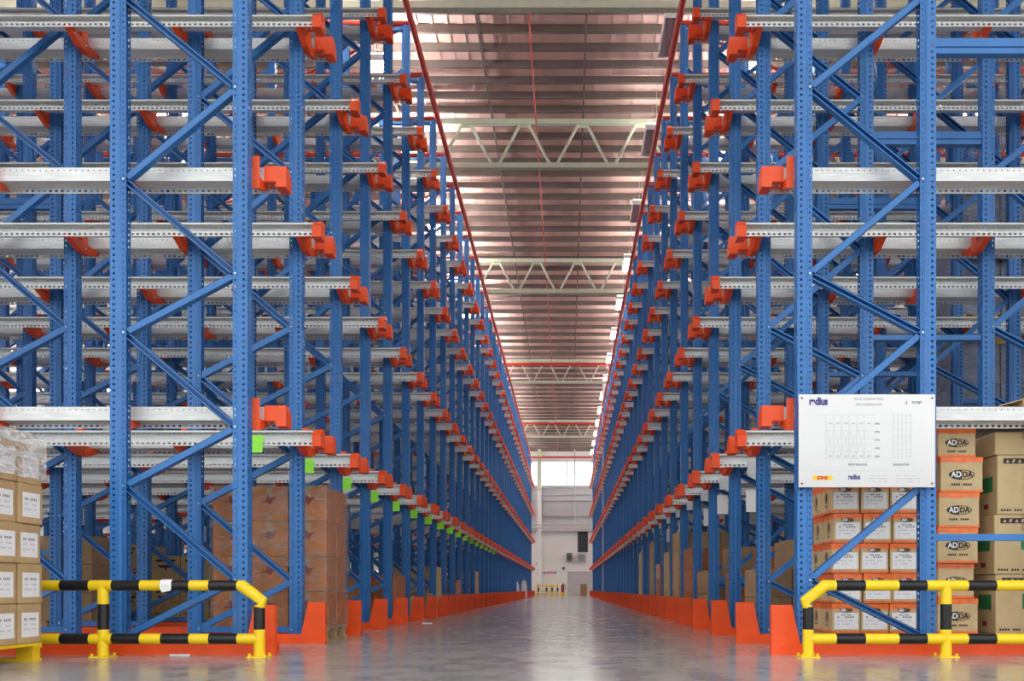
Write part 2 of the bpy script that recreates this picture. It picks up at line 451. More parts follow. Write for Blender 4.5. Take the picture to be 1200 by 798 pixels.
# ================================================================== SPACER BARS between frames
def spacer(sd, k, j, z, h, nm, lab):
    x0 = EDGE[sd] + sd * (PITCH[sd] * j + FW[sd] + .003); x1 = EDGE[sd] + sd * (PITCH[sd] * (j + 1) - .003)
    b = MB(); L = x1 - x0
    for zz0, zz1, ya, yb in ((-h / 2, h / 2, -.035, -.031), (h / 2 - .004, h / 2, -.031, .035), (-h / 2, -h / 2 + .004, -.031, .035)):
        b.box(0, L, ya, yb, zz0, zz1, 'blue')
    if h > .07:
        b.box(0, L, -.045, -.035, -h * .10, h * .22, 'blue')
    tag(link(nm, b.mesh(nm), None, (x0, rowY(k), z)), lab, 'spacer bar', 'blue spacer bars between rack frames')
HT = {.95: "knee height", 3.0: "second bay height", 4.96: "third bay height", .135: "floor height"}
for k in range(0, 12):
    for sd in (-1, 1):
        for j in range(min(2, nframes(sd, k) - 1)):
            for z, h in ((4.96, .125), (3.0, .05), (.95, .055)):
                if sd < 0 and not (j == 1 and (z > 4 and k % 2 == 0 or z < 1 and k == 2)): continue
                if k == 0 and z == 3.0 or sd > 0 and k and z < 1: continue
                spacer(sd, k, j, z, h, 'spacer_bar', "blue spacer bar at %s, %s gap from the aisle, row %s, %s" % (HT[z], ORD[j + 1], num(k + 1), BLOCK[sd]))

# ================================================================== TOP TIES and sprinkler pipe over the racks
for sd in (-1, 1):
    xs = EDGE[sd] + sd * .01
    b = MB(); pts = [(xs - sd * .045, rowY(0) - .2, HU + .055), (xs - sd * .045, rowY(NROW - 1) + .3, HU + .055)]
    b.tube(pts, .055, 'red', 12)
    tag(link('red_pipe', recalc(b.mesh('red_pipe'), True), None), 'long red pipe running along the top edge of the %s' % BLOCK[sd], 'pipe', 'red pipes along the rack tops')
    tie = MB(); tie.tube([(0, 0, 0), (sd * 12.5, 0, 0)], .045, 'red', 8); tie = recalc(tie.mesh('top_tie'), True)
    pb = MB(); x0, x1 = sd * .1, sd * 2.1
    for q in range(4): pb.tube([(x0 + sd * 2.2 * q, .085, 0), (x1 + sd * 2.2 * q, P - .085, 0)], .026, 'red', 6)
    for k in range(3, NROW):
        if k > 22 and k % 2: continue
        tag(link('top_tie', tie, None, (xs + sd * .02, rowY(k), HU + .05)), "red top tie lying across row %s of the %s" % (num(k + 1), BLOCK[sd]), 'tie bar', 'red ties over the racks')
    for k in range(3, 18, 2):
        for q in range(3):
            b = MB(); b.tube([(x0 + sd * 2.2 * q, .085, 0), (x1 + sd * 2.2 * q, P - .085, 0)], .026, 'red', 6)
            tag(link('plan_brace', recalc(b.mesh('plan_brace'), True), None, (xs, rowY(k), HU + .03)), "red diagonal top brace, %s from the aisle, behind row %s, %s" % (ORD[q + 1], num(k + 1), BLOCK[sd]), 'brace', 'red diagonal braces over the racks')

# ================================================================== TAGS on the rails
def sheet_mesh(w, h, tilt, mt, name, fold=True):
    b = MB(); t = .003
    n = 5
    for i in range(n):                                    # a slightly curled hanging sheet with a fold on the top
        z0, z1 = -h * i / n, -h * (i + 1) / n
        y0, y1 = -tilt * (i / n) ** 1.5, -tilt * ((i + 1) / n) ** 1.5
        b.hexa([(0, y1, z1), (w, y1, z1), (w, y1 + t, z1), (0, y1 + t, z1), (0, y0, z0), (w, y0, z0), (w, y0 + t, z0), (0, y0 + t, z0)], mt)
    if fold: b.box(0, w, 0, .03, 0, .003, mt)
    return b.mesh(name)
lm = sheet_mesh(.155, .165, .035, 'lime', 'lime_tag'); pm = sheet_mesh(.16, .12, .02, 'purple', 'magenta_tag')
wm = sheet_mesh(.12, .15, .015, 'tagpaper', 'white_tag'); ws = sheet_mesh(.14, .25, .01, 'paper', 'paper_sheet', False)
for k in range(1, NROW):
    y = rowY(k) - .281
    if k <= 17:
        x = [-3.05, -2.985][k - 1] if k < 3 else min(-2.76, -2.93 + .035 * (k - 3)); zt = [1.99, 1.985, 1.96, 1.952][min(k - 1, 3)]
        tag(link('lime_tag', lm, None, (x, y - (.003), zt)), "lime plastic tag on the first level rail at row %s" % num(k + 1), 'tag', 'lime tags on the rails')
    else:
        tag(link('magenta_tag', pm, None, (-2.77, y - .003, 1.952)), "magenta plastic tag on the first level rail at row %s" % num(k + 1), 'tag', 'magenta tags on the rails')
    if k >= 2:
        tag(link('white_tag', wm, None, ([2.02, 1.96, 1.94][min(k - 2, 2)], y - .003, 1.955)), "small white tag on the first level rail at row %s" % num(k + 1), 'tag', 'white tags on the rails')
        if k < 24 and k not in (5, 9, 14):
            tag(link('paper_sheet', ws, None, (2.02 - .05 * (k % 2) + .03 * (k == 2), rowY(k) - .060, 1.76 - .05 * (k % 3))), "white paper sheet fixed to the aisle upright of row %s" % num(k + 1), 'paper', 'paper sheets on the uprights')
b = sheet_mesh(.115, .10, .004, 'paper', 'paper_note', False)
tag(link('paper_note', b, None, (X(388, rowY(2) - .055), rowY(2) - .060, Z(628, rowY(2)))), 'small white paper note stuck on a blue upright beside the brown wrapped cartons', 'paper')

# ================================================================== SIGN BOARD
sy_ = 7.02
xl, xr = X(936, sy_), X(1096, sy_); zb, zt = Z(571, sy_), Z(462, sy_)
W, H = xr - xl, zt - zb
sg = thing('sign_board', 'white rack load sign with faint drawings, fixed across the first frame behind the barrier', 'sign', (xl, sy_, zb))
b = MB(); b.box(0, W, 0, .012, 0, H, 'board'); link('panel', bevelled(b.mesh('panel'), .003), sg)
b = MB()
for q in (.055, W - .055):
    b.box(q - .02, q + .02, .012, .058, H * .12, H * .22, 'blue'); b.box(q - .02, q + .02, .012, .058, H * .78, H * .88, 'blue')
link('fixing_bracket', b.mesh('fixing_bracket'), sg)
b = MB()
for q, z in ((.025, H - .03), (W - .025, H - .03), (.025, .03), (W - .025, .03)): b.tube([(q, -.004, z), (q, 0, z)], .008, 'inkred', 8)
link('screw', b.mesh('screw'), sg)
def put(me, x, z, nm, y=-.0012, sx=1., sz=1.):
    o = link(nm, me, sg, (x, y, z)); o.scale = (sx, 1, sz); return o
px = W / 160.0                         # one photo pixel on the board
def bx(u): return (u - 936) * px
def bz(v): return (571 - v) * px
put(text_mesh('radius', .085, 'navy', .004), bx(959), bz(470.5), 'logo', sx=.72)
put(text_mesh('RACK LOADING SIGN', .03, 'inkgrey', 0), bx(1018), bz(467.5), 'lettering', sx=.8)
put(text_mesh('SAFE WORKING LOAD', .028, 'inkgrey', 0), bx(1018), bz(474), 'lettering', sx=.72)
put(text_mesh('storage', .034, 'inkmid', 0, .3), bx(1074), bz(471), 'lettering', sx=.8)
put(text_mesh('A', .05, 'inkred', -.001, .2), bx(1062), bz(472), 'lettering', sx=.5)
put(text_mesh('FRONT ELEVATION', .024, 'inkmid', 0), bx(1005), bz(544.5), 'lettering', sx=.72)
put(text_mesh('SIDE ELEVATION', .024, 'inkmid', 0), bx(1056), bz(544.5), 'lettering', sx=.72)
for q in range(5):
    put(text_mesh('LEVEL', .02, 'inkmid', 0), bx(1028), bz(496.5 + q * 9.6), 'lettering', sx=.8)
b = MB()
def line(u0, v0, u1, v1, w=.0026, mt='inkgrey'):
    a = Vector((bx(u0), -.0008, bz(v0))); c = Vector((bx(u1), -.0008, bz(v1))); d = (c - a).normalized(); n = Vector((-d.z, 0, d.x))
    b.obox(a, c, n, (0, 1, 0), -w / 2, w / 2, 0, .0007, mt)
for q in range(6): line(968 + q * 9, 487, 968 + q * 9, 538)
for q in range(6): line(966, 497 + q * 8, 1024, 497 + q * 8, .002)
for q in range(5): line(968 + q * 9, 497, 977 + q * 9, 537, .0016); line(977 + q * 9, 505, 968 + q * 9, 530, .0016)
for q in range(5): line(1047 + q * 5, 484, 1047 + q * 5, 538)
for q in range(7): line(1045, 487 + q * 8, 1069, 487 + q * 8, .0016)
line(955, 486, 1028, 486, .0016)
for q in range(6):
    b.box(bx(971 + q * 9), bx(975 + q * 9), -.0009, 0, bz(497), bz(495.4), 'inkgrey'); b.box(bx(971 + q * 9), bx(975 + q * 9), -.0009, 0, bz(535.5), bz(533.5), 'inkgrey')
line(952, 552, 1084, 552, .002)
link('drawing', b.mesh('drawing'), sg)
b = MB(); b.box(bx(952), bx(975.5), -.0009, 0, bz(562.5), bz(557.5), 'yellow')
b.mats = ['tagyellow' if q == 'yellow' else q for q in b.mats]
M['tagyellow'] = mat('golden_print', (.95, .55, .02), .5)
link('logo_panel', b.mesh('logo_panel'), sg)
put(text_mesh('DHL', .036, 'red', .002, .25), bx(963.7), bz(560), 'logo', y=-.0022, sx=1.25)
put(text_mesh('radius', .055, 'navy', .002), bx(1001), bz(559), 'logo', sx=.72)
b = MB()
for q in range(3):
    for u0, w in ((1018, 22), (1050, 30)):
        for i in range(int(w / 2.2)):
            if random.random() < .75: b.box(bx(u0 + i * 2.2), bx(u0 + i * 2.2 + 1.6), -.0009, 0, bz(558 + q * 3.4), bz(557 + q * 3.4), 'inkgrey')
link('fine_print', b.mesh('fine_print'), sg)

# ================================================================== BARRIERS
def barrier(label, xs, y, cx, post_xs, bend, flip):
    """xs: list of (x0, x1, colour) along the top bar; cx corner post x; bend: x where the bar bends"""
    g = thing('safety_barrier', label, 'barrier', (0, y, 0), 'striped barriers before the racks')
    zt, zl, zc, r = .556, .142, .41, .041
    def bar(z, segs, nm, extra=None):
        b = MB(); pts = [(segs[0][0], 0, z)]; ms = []
        for a, c, m in segs: pts.append((c, 0, z)); ms.append(m)
        if extra: pts += extra[0]; ms += extra[1]
        b.tube(pts, r, ms, 18); return link(nm, recalc(b.mesh(nm), True), g)
    bar(zt, xs, 'top_bar', ([(cx - flip * .028, 0, zc + .022), (cx, 0, zc - .03)], ['yellow', 'yellow']))
    low = [s for s in xs[:-1]] + [(xs[-1][0], cx, 'yellow')]
    bar(zl, low, 'bottom_bar')
    def post(x, top, segs):
        b = MB(); pts = [(x, 0, .008)]; ms = []
        for z, m in segs: pts.append((x, 0, z)); ms.append(m)
        b.tube(pts, r * 1.02, ms, 18); p = link('post', recalc(b.mesh('post'), True), g)
        b = MB(); b.box(x - .075, x + .075, -.075, .075, 0, .009, 'yellow')
        for sx in (-.058, .058):
            for syy in (-.058, .058): b.tube([(x + sx, syy, .009), (x + sx, syy, .03)], .011, 'yellow', 6)
        link('foot_plate', b.mesh('foot_plate'), p)
    post(cx, zc, [(.215, 'yellow'), (zc - .02, 'black')])
    for x in post_xs: post(x, zt, [(.215, 'yellow'), (zt - .145, 'black'), (zt, 'yellow')])
    return g
yb = 6.76
us = [(-160, -128, 'black'), (-128, -94, 'yellow'), (-94, -62, 'black'), (-62, -28, 'yellow'), (-28, 6, 'black'), (6, 38, 'yellow'), (38, 47, 'black'), (47, 72, 'yellow'), (72, 106, 'black'), (106, 132.5, 'yellow'), (132.5, 165.5, 'black'), (165.5, 190, 'yellow'), (190, 223, 'black'), (223, 246, 'yellow'), (246, 279, 'black'), (279, 283, 'yellow')]
barrier('black and yellow tube barrier beside the yellow pallet, torn paper on its bar', [(X(a, yb), X(c, yb), m) for a, c, m in us], yb, X(304, yb), [X(121, yb), X(-110, yb)], 0, -1)
us = [(1330, 1300, 'yellow'), (1300, 1270, 'black'), (1270, 1246, 'yellow'), (1246, 1214, 'black'), (1214, 1166, 'yellow'), (1166, 1133, 'black'), (1133, 1085, 'yellow'), (1085, 1052, 'black'), (1052, 1013, 'yellow'), (1013, 979, 'black'), (979, 967, 'yellow')]
barrier('black and yellow tube barrier standing below the white sign board', [(X(a, yb), X(c, yb), m) for a, c, m in us], yb, X(947, yb), [X(1108.5, yb), X(1290, yb)], 0, 1)
# torn paper on the bar
b = MB(); xx = X(190, yb)
prof = [(-.045, -.012), (-.047, .012), (-.030, .040), (0, .047), (.03, .042)]
for i in range(4):
    w0 = .09 - .004 * i
    b.hexa([(0, prof[i][0], prof[i][1]), (w0, prof[i][0], prof[i][1] - .01), (w0, prof[i][0] + .002, prof[i][1] - .01), (0, prof[i][0] + .002, prof[i][1]), (0, prof[i + 1][0], prof[i + 1][1]), (w0, prof[i + 1][0], prof[i + 1][1]), (w0, prof[i + 1][0] + .002, prof[i + 1][1]), (0, prof[i + 1][0] + .002, prof[i + 1][1])], 'paper')
b.hexa([(.02, -.05, -.055), (.085, -.046, -.04), (.085, -.044, -.04), (.02, -.048, -.055), (0, -.047, -.01), (.09, -.047, -.02), (.09, -.045, -.02), (0, -.045, -.01)], 'paper')
tag(link('torn_paper', b.mesh('torn_paper'), None, (xx, yb, .556)), 'torn white paper tied round the top bar of the barrier', 'paper')

# ================================================================== CARTONS
def carton_body(w, d, h, mt):
    """closed carton standing at its bottom centre; flap gap on the top, slightly crowned faces"""
    b = MB(); b.box(-w / 2, w / 2, -d / 2, d / 2, 0, h - .004, mt)
    me = bevelled(b.mesh('carton'), .006, 2)
    c = MB()
    c.box(-w / 2 + .004, w / 2 - .004, -d / 2 + .004, -.002, h - .004, h, mt); c.box(-w / 2 + .004, w / 2 - .004, .002, d / 2 - .004, h - .004, h, mt)
    return join([(me, Matrix.Identity(4)), (c.mesh('flap'), Matrix.Identity(4))])
def tape_mesh(w, d, h, mt, t=.035, both=False):
    """tape band round the upper edge (and lower) of a carton, wavy lower edge"""
    b = MB(); e = .0018
    def band(z0, z1, wave):
        ring = [(-w / 2 - e, -d / 2 - e), (w / 2 + e, -d / 2 - e), (w / 2 + e, d / 2 + e), (-w / 2 - e, d / 2 + e)]
        for (ax, ay), (cx_, cy_) in zip(ring, ring[1:] + ring[:1]):
            n = 6
            for i in range(n):
                p0 = (ax + (cx_ - ax) * i / n, ay + (cy_ - ay) * i / n); p1 = (ax + (cx_ - ax) * (i + 1) / n, ay + (cy_ - ay) * (i + 1) / n)
                w0 = wave * math.sin(i * 1.7); w1 = wave * math.sin((i + 1) * 1.7)
                b.quad([(*p0, z0 + w0), (*p1, z0 + w1), (*p1, z1), (*p0, z1)], mt)
    if both: band(.003, t, .0)
    else:
        band(h - t, h - .002, .005)
        b.box(-w / 2, w / 2, -d / 2, d / 2, h + .0002, h + .0012, mt)
    return b.mesh('tape')
def seam_tape(w, d, h):
    b = MB(); e = .0012
    b.box(-.03, .03, -d / 2 - e, d / 2 + e, h, h + e, 'ptape')
    b.box(-.03, .03, -d / 2 - e, -d / 2, h * .72, h, 'ptape'); b.box(-.03, .03, d / 2, d / 2 + e, h * .72, h, 'ptape')
    return b.mesh('tape')
def logo_mesh(w):
    """an ellipse, left half black with white letters, right half outlined with black letters"""
    b = MB(); a, c = w / 2, w * .19; n = 32; e = -.0022
    pts = [(a * math.cos(2 * math.pi * i / n), c * math.sin(2 * math.pi * i / n)) for i in range(n)]
    for i in range(n):
        p, q = pts[i], pts[(i + 1) % n]
        b.quad([(p[0], e, p[1]), (q[0], e, q[1]), (q[0] * .92, e, q[1] * .86), (p[0] * .92, e, p[1] * .86)], 'ink')
    left = [p for p in pts if p[0] <= 1e-6]
    b.quad([(p[0], e - .0003, p[1]) for p in left], 'ink')
    for i in range(9):
        if i != 4: b.box(-a * .8 + i * a * .18, -a * .8 + i * a * .18 + a * .13, e, e + .001, -c * 2.15, -c * 1.75, 'ink')
    ad = text_mesh('AD', w * .30, 'paper', .002); da = text_mesh('DA', w * .30, 'ink', .002)
    return join([(b.mesh('l'), Matrix.Identity(4)), (ad, T((-w * .215, e - .002, 0)) @ Matrix.Diagonal((.92, 1, 1, 1))), (da, T((w * .215, e - .002, 0)) @ Matrix.Diagonal((.92, 1, 1, 1)))])
def label_mesh(w, h, dots=True):
    b = MB(); b.box(-w / 2, w / 2, -.0012, 0, -h / 2, h / 2, 'paper')
    if dots:
        for r in range(3):
            for i in range(7):
                if random.random() < .7: b.box(-w * .36 + i * w * .10, -w * .36 + i * w * .10 + w * .065, -.0018, -.0010, h * .18 - r * h * .2, h * .18 - r * h * .2 + h * (.07 if r else .10), 'inkgrey' if r else 'inkmid')
    return b.mesh('paper_label')
def emblem_mesh(r):
    b = MB(); n = 20
    for i in range(n):
        a0, a1 = 2 * math.pi * i / n, 2 * math.pi * (i + 1) / n
        b.quad([(-.0016, r * math.cos(t) * k, r * math.sin(t) * k) for t, k in ((a0, 1), (a1, 1), (a1, .82), (a0, .82))], 'ink')
    b.box(-.0016, -.0010, -r * .5, r * .25, -r * .55, r * .6, 'ink'); b.box(-.0016, -.0010, -r * .7, r * .7, -r * 1.6, -r * 1.4, 'ink')
    return b.mesh('emblem')

LAYER = ["bottom", "second", "third", "fourth", "fifth", "sixth", "seventh"]
def pallet(label, x0, x1, y0, y1, z, mt, h=.14, name='pallet'):
    g = thing(name, label, 'pallet', ((x0 + x1) / 2, (y0 + y1) / 2, z), 'pallets under the loads')
    w, d = x1 - x0, y1 - y0; t = .022
    n = max(5, int(w / .17))
    for i in range(n):
        b = MB(); a = -w / 2 + i * (w - .12) / (n - 1); b.box(a, a + .12, -d / 2, d / 2, h - t, h, mt); link('deck_board', b.mesh('deck_board'), g)
    for yy in (-d / 2 + .05, 0, d / 2 - .05):
        for xx in (-w / 2 + .07, 0, w / 2 - .07):
            b = MB(); b.box(xx - .06, xx + .06, yy - .045, yy + .045, t, h - t * 2 + .004, mt); link('block', b.mesh('block'), g)
        b = MB(); b.box(-w / 2, w / 2, yy - .05, yy + .05, h - t * 2 + .004, h - t - .0005, mt); link('stringer', b.mesh('stringer'), g)
        b = MB(); b.box(-w / 2, w / 2, yy - .05, yy + .05, 0, t - .0005, mt); link('bottom_board', b.mesh('bottom_board'), g)
    return g
CM = {}
def carton(loc, w, d, h, mt, label, group, style='seam', rz=0., nm='carton'):
    key = (round(w, 3), round(d, 3), round(h, 3), mt)
    if key not in CM: CM[key] = carton_body(w, d, h, mt)
    o = tag(link(nm, CM[key], None, loc, rz), label, 'box', group)
    def child(n, k, maker, lo=(0, 0, 0)):
        kk = key + k
        if kk not in CM: CM[kk] = maker()
        return link(n, CM[kk], o, lo)
    if style == 'seam': child('tape', ('s',), lambda: seam_tape(w, d, h))
    if style == 'adda_big':
        child('tape', ('t',), lambda: tape_mesh(w, d, h, 'tape', .045)); child('tape', ('tb',), lambda: tape_mesh(w, d, h, 'tape', .022, True))
        child('logo', ('l',), lambda: logo_mesh(w * .62), (0, -d / 2, h * .50))
    if style == 'adda_small':
        child('tape', ('t',), lambda: tape_mesh(w, d, h, 'tape', .05)); child('tape', ('tb',), lambda: tape_mesh(w, d, h, 'tape', .022, True))
        child('logo', ('l',), lambda: logo_mesh(w * .46), (0, -d / 2, h * .78))
        child('paper_label', ('p',), lambda: label_mesh(w * .86, h * .56), (0, -d / 2 - .0006, h * .42))
        child('emblem', ('e',), lambda: emblem_mesh(h * .19), (-w / 2, 0, h * .55))
    if style == 'label_side':
        child('paper_label', ('q',), lambda: label_mesh(d * .74, h * .62), (w / 2 + .0006, 0, h * .47)).rotation_euler = (0, 0, math.pi / 2)
        child('tape', ('s',), lambda: seam_tape(w, d, h))
    if style == 'maroon':
        def mk():
            b = MB(); s = min(w, h) * .16
            b.prism([(-s * 1.5, -s * .5), (-s * .4, -s * .1), (-s * .2, s), (s * .4, s * .3), (s * 1.5, s * .5), (s * .6, -s * .5), (s * .3, -s), (-s * .3, -s * .5)], 'y', -.0016, -.0004, 'inkred')
            return b.mesh('print')
        child('print', ('m',), mk, (-w * .02, -d / 2, h * .62)); child('tape', ('s',), lambda: seam_tape(w, d, h))
    if style == 'dark_print':
        def mk():
            b = MB(); b.box(-w * .34, w * .34, -.0016, -.0004, h * .80, h * .88, 'ink'); b.prism([(-w * .3, h * .70), (w * .3, h * .70), (w * .22, h * .62), (w * .05, h * .60), (0, h * .52), (-w * .05, h * .60), (-w * .22, h * .62)], 'y', -.0016, -.0004, 'ink')
            b.box(-w * .4, w * .25, -.0016, -.0004, h * .1, h * .13, 'ink')
            return b.mesh('print')
        child('print', ('d',), mk, (0, -d / 2, 0))
    if style == 'green':
        def mk():
            b = MB()
            b.prism([(-w * .12, h * .42), (w * .06, h * .40), (w * .10, h * .46), (w * .32, h * .47), (w * .32, h * .68), (-w * .12, h * .68)], 'y', -.0016, -.0004, 'inkgreen')
            return b.mesh('green_panel')
        def mk2():
            b = MB(); zc, hh = h * .90, h * .045
            b.box(-w * .40, w * .46, -.0016, -.0004, zc - hh, zc + hh, 'ink')
            for i in range(8):
                u = -w * .36 + i * w * .10
                b.prism([(u, zc - hh * .6), (u + w * .035, zc - hh * .6), (u + w * .06, zc + hh * .6), (u + w * .02, zc + hh * .6)] if i % 2 else [(u, zc - hh * .6), (u + w * .06, zc - hh * .6), (u + w * .03, zc + hh * .6)], 'y', -.0024, -.0014, 'kraft_pale')
            return b.mesh('print_strip')
        def mk3():
            b = MB()
            for i in range(12):
                if i not in (4, 8): b.box(-w * .44 + i * w * .045, -w * .44 + i * w * .045 + w * .03, -.0016, -.0004, h * .055, h * .09, 'ink')
            return b.mesh('small_print')
        def mk4():
            b = MB(); b.box(-.0016, -.0004, -d * .3, d * .28, h * .40, h * .66, 'inkgreen'); b.box(-.0016, -.0004, -d * .1, d * .1, h * .12, h * .2, 'inkred'); return b.mesh('side_panel')
        child('green_panel', ('g',), mk, (w * .06, -d / 2, 0)); child('print_strip', ('gs',), mk2, (0, -d / 2, 0)); child('small_print', ('gp',), mk3, (0, -d / 2, 0)); child('side_panel', ('gl',), mk4, (-w / 2, 0, 0))
        child('tape', ('s',), lambda: seam_tape(w, d, h))
    return o

# --- small labelled cartons behind the white-tagged rack's first frame
yf = 7.56; cw, ch, cd = .243, .262, .30
pallet('wooden pallet below the small orange-taped cartons', 2.28, 3.16, yf, yf + .86, 0, 'wood')
for r in range(7):
    for c_ in range(3):
        for dp in range(2):
            jx = random.uniform(-.004, .004) + (.02 if r % 2 else 0); jy = random.uniform(-.008, .008)
            lab = "small orange-taped carton with white label, %s layer, %s column, %s side" % (LAYER[r], ORD[c_ + 1], "front" if dp == 0 else "rear")
            carton((2.305 + cw / 2 + c_ * (cw + .012) + jx, yf + cd / 2 + .02 + dp * .33 + jy, .142 + r * ch), cw, cd, ch - .004, 'kraft_pale', lab, 'small orange-taped cartons', 'adda_small', random.uniform(-.012, .012))
# --- bigger cartons stacked in one column
cw, ch, cd = .345, .305, .40
pallet('wooden pallet below the column of big orange-taped cartons', 3.18, 3.60, 7.50, 7.96, 0, 'wood')
for r in range(6):
    wj = [0, -.03, .0, .0, .02, -.02][r]
    lab = "big carton with orange tape and oval black mark, %s in its column" % (["lowest", "second lowest", "third lowest", "fourth lowest", "second highest", "topmost"][r])
    carton((3.37 + [0, .0, .0, .015, .03, .0][r], 7.505 + cd / 2 + [0, .05, 0, 0, -.0, .02][r], .142 + r * (ch)), cw + wj, cd, [.304, .304, .304, .304, .304, .25][r], 'kraft_pale', lab, 'big orange-taped cartons', 'adda_big', [0, .03, 0, -.02, .015, 0][r])
# --- tall brown cartons with green print
cw, ch, cd = .52, .515, .40
pallet('wooden pallet below the brown cartons with green print', 3.68, 4.80, 7.48, 8.34, 0, 'wood')
for r in range(4):
    for c_ in range(2):
        for dp in range(2):
            hh = ch if r < 3 else .20
            lab = "brown carton with green print, %s layer, %s column, %s row of its pallet" % (LAYER[r], ORD[c_ + 1], "front" if dp == 0 else "rear")
            carton((3.695 + cw / 2 + c_ * (cw + .02) + (.0, -.012, .014, 0)[r], 7.50 + cd / 2 + dp * .42 + random.uniform(0, .01), .142 + r * ch), cw, cd, hh - .004, 'kraft_pale', lab, 'brown cartons with green print', 'green' if r < 3 else 'seam')
# tray standing on the first level rails above them
g = thing('open_tray', 'low brown cardboard tray with dark print lying on the first level rails', 'box', (4.15, 7.86, 2.057))
hx, ty = .074, .56
b = MB(); b.box(-.32, .9, -ty, ty, 0, .01, 'kraft_pale'); b.box(-.32, .9, -ty, -ty + .008, .01, hx, 'kraft_pale'); b.box(-.32, .9, ty - .008, ty, .01, hx, 'kraft_pale')
b.box(-.32, -.312, -ty + .008, ty - .008, .01, hx, 'kraft_pale'); b.box(.892, .9, -ty + .008, ty - .008, .01, hx, 'kraft_pale'); link('tray_body', b.mesh('tray_body'), g)
b = MB(); b.hexa([(-.32, -ty + .01, hx - .012), (-.314, -ty + .01, hx - .004), (-.314, ty - .01, hx - .004), (-.32, ty - .01, hx - .012), (-.52, -ty + .02, .008), (-.515, -ty + .02, .016), (-.515, ty - .02, .016), (-.52, ty - .02, .008)], 'kraft_pale'); link('flap', recalc(b.mesh('flap')), g)
b = MB(); b.box(-.27, .7, -ty - .0016, -ty, .014, .058, 'ink')
for i in range(9): b.prism([(-.24 + i * .1, .018), (-.18 + i * .1, .018), (-.21 + i * .1, .052)], 'y', -ty - .0026, -ty - .0015, 'kraft_pale')
link('print', b.mesh('print'), g)

# --- generic loads
def load(sd, lane, xa, xb, nx, nz, h, mt, style, look, level=0, ny=1, film=False, wob=.006, drop=0, pm='wood'):
    """cartons on a pallet in a lane (the space behind row lane), between xa and xb measured in depth from the aisle edge"""
    z = 0. if level == 0 else LEVELS[level - 1] + .002
    x0, x1 = sorted((EDGE[sd] + sd * xa, EDGE[sd] + sd * xb)); y0 = rowY(lane) + .32; y1 = rowY(lane + 1) - .32
    where = "row %s, %s%s%s" % (num(lane + 1), BLOCK[sd], "" if xa < 1.5 else ", second bay" if xa < 3.2 else ", deep bay", "" if not level else ", level %s" % num(level))
    if level: y0, y1 = rowY(lane) + .155, rowY(lane + 1) - .155
    pallet("wooden pallet under the %s, %s" % (look + 's', where), x0, x1, y0, y1, z, pm)
    w = (x1 - x0) / nx; d = (y1 - y0) / ny
    for r in range(nz):
        for c_ in range(nx):
            if r == nz - 1 and c_ < drop: continue
            for q in range(ny):
                lab = "%s, %s layer, %s column%s, %s" % (look, LAYER[r], ORD[c_ + 1], "" if ny == 1 else (", front" if q == 0 else ", rear"), where)
                carton((x0 + w * (c_ + .5) + random.uniform(-wob, wob) * .4, y0 + d * (q + .5) + random.uniform(-wob, wob) * .5, z + .142 + r * h), w - .012, d - .012, h - .003, mt, lab, 'cartons on pallets in the racks', style, random.uniform(-wob, wob))
    if film:
        b = MB(); zt = z + .15 + nz * h; e = .014; nn = 10
        ring = []
        for (ax, ay), (bx_, by_) in zip([(x0 - e, y0 - e), (x1 + e, y0 - e), (x1 + e, y1 + e), (x0 - e, y1 + e)], [(x1 + e, y0 - e), (x1 + e, y1 + e), (x0 - e, y1 + e), (x0 - e, y0 - e)]):
            for i in range(nn): ring.append((ax + (bx_ - ax) * i / nn, ay + (by_ - ay) * i / nn))
        xm, ym = (x0 + x1) / 2, (y0 + y1) / 2
        rows = []
        for i in range(13):
            t = z + .08 + (zt - z - .08) * i / 12
            rows.append([(xm + (px_ - xm) * (1 + random.uniform(0, .012)), ym + (py_ - ym) * (1 + random.uniform(0, .014)), t + random.uniform(-.006, .006)) for px_, py_ in ring])
        for i in range(12):
            for q in range(len(ring)): b.quad([rows[i][q], rows[i][(q + 1) % len(ring)], rows[i + 1][(q + 1) % len(ring)], rows[i + 1][q]], 'film')
        me = recalc(b.mesh('stretch_film'), True)
        tag(link('stretch_film', me), "clear film round the %s, %s" % (look + 's', where), 'film', 'stretch film round the loads')
load(-1, 1, -.14, 1.03, 3, 4, .36, 'kraft_red', 'maroon', 'reddish brown wrapped carton', ny=2, film=True)
load(-1, 3, 1.85, 3.05, 3, 2, .42, 'kraft', 'dark_print', 'brown carton with dark print', ny=2, drop=0)
load(-1, 2, 3.05, 4.25, 3, 3, .34, 'kraft_dark', 'seam', 'dark brown carton', ny=1, drop=1)
load(-1, 2, 4.3, 5.4, 3, 4, .34, 'kraft_dark', 'seam', 'dark brown carton with tape', ny=1)
load(-1, 3, 3.2, 4.3, 3, 3, .33, 'kraft', 'dark_print', 'mid brown carton', ny=1, drop=1)
load(-1, 4, .0, 1.1, 3, 2, .30, 'kraft_red', 'seam', 'red brown carton', ny=2, drop=1)
load(-1, 4, 2.3, 3.4, 3, 2, .36, 'kraft', 'seam', 'tan carton', ny=1, drop=2)
load(-1, 5, .1, 1.1, 2, 1, .26, 'kraft', 'seam', 'flat tan carton', ny=2)
load(-1, 6, .0, 1.1, 3, 1, .30, 'kraft_dark', 'seam', 'flat dark carton', ny=2)
load(-1, 7, .05, 1.1, 3, 3, .28, 'kraft_pale', 'seam', 'pale yellow carton', ny=2, pm='ywood')
load(-1, 9, .0, 1.1, 3, 2, .30, 'kraft_red', 'seam', 'rusty brown carton', ny=2, drop=2)
load(-1, 12, .0, 1.1, 3, 3, .30, 'kraft', 'seam', 'plain brown carton', ny=1, drop=1)
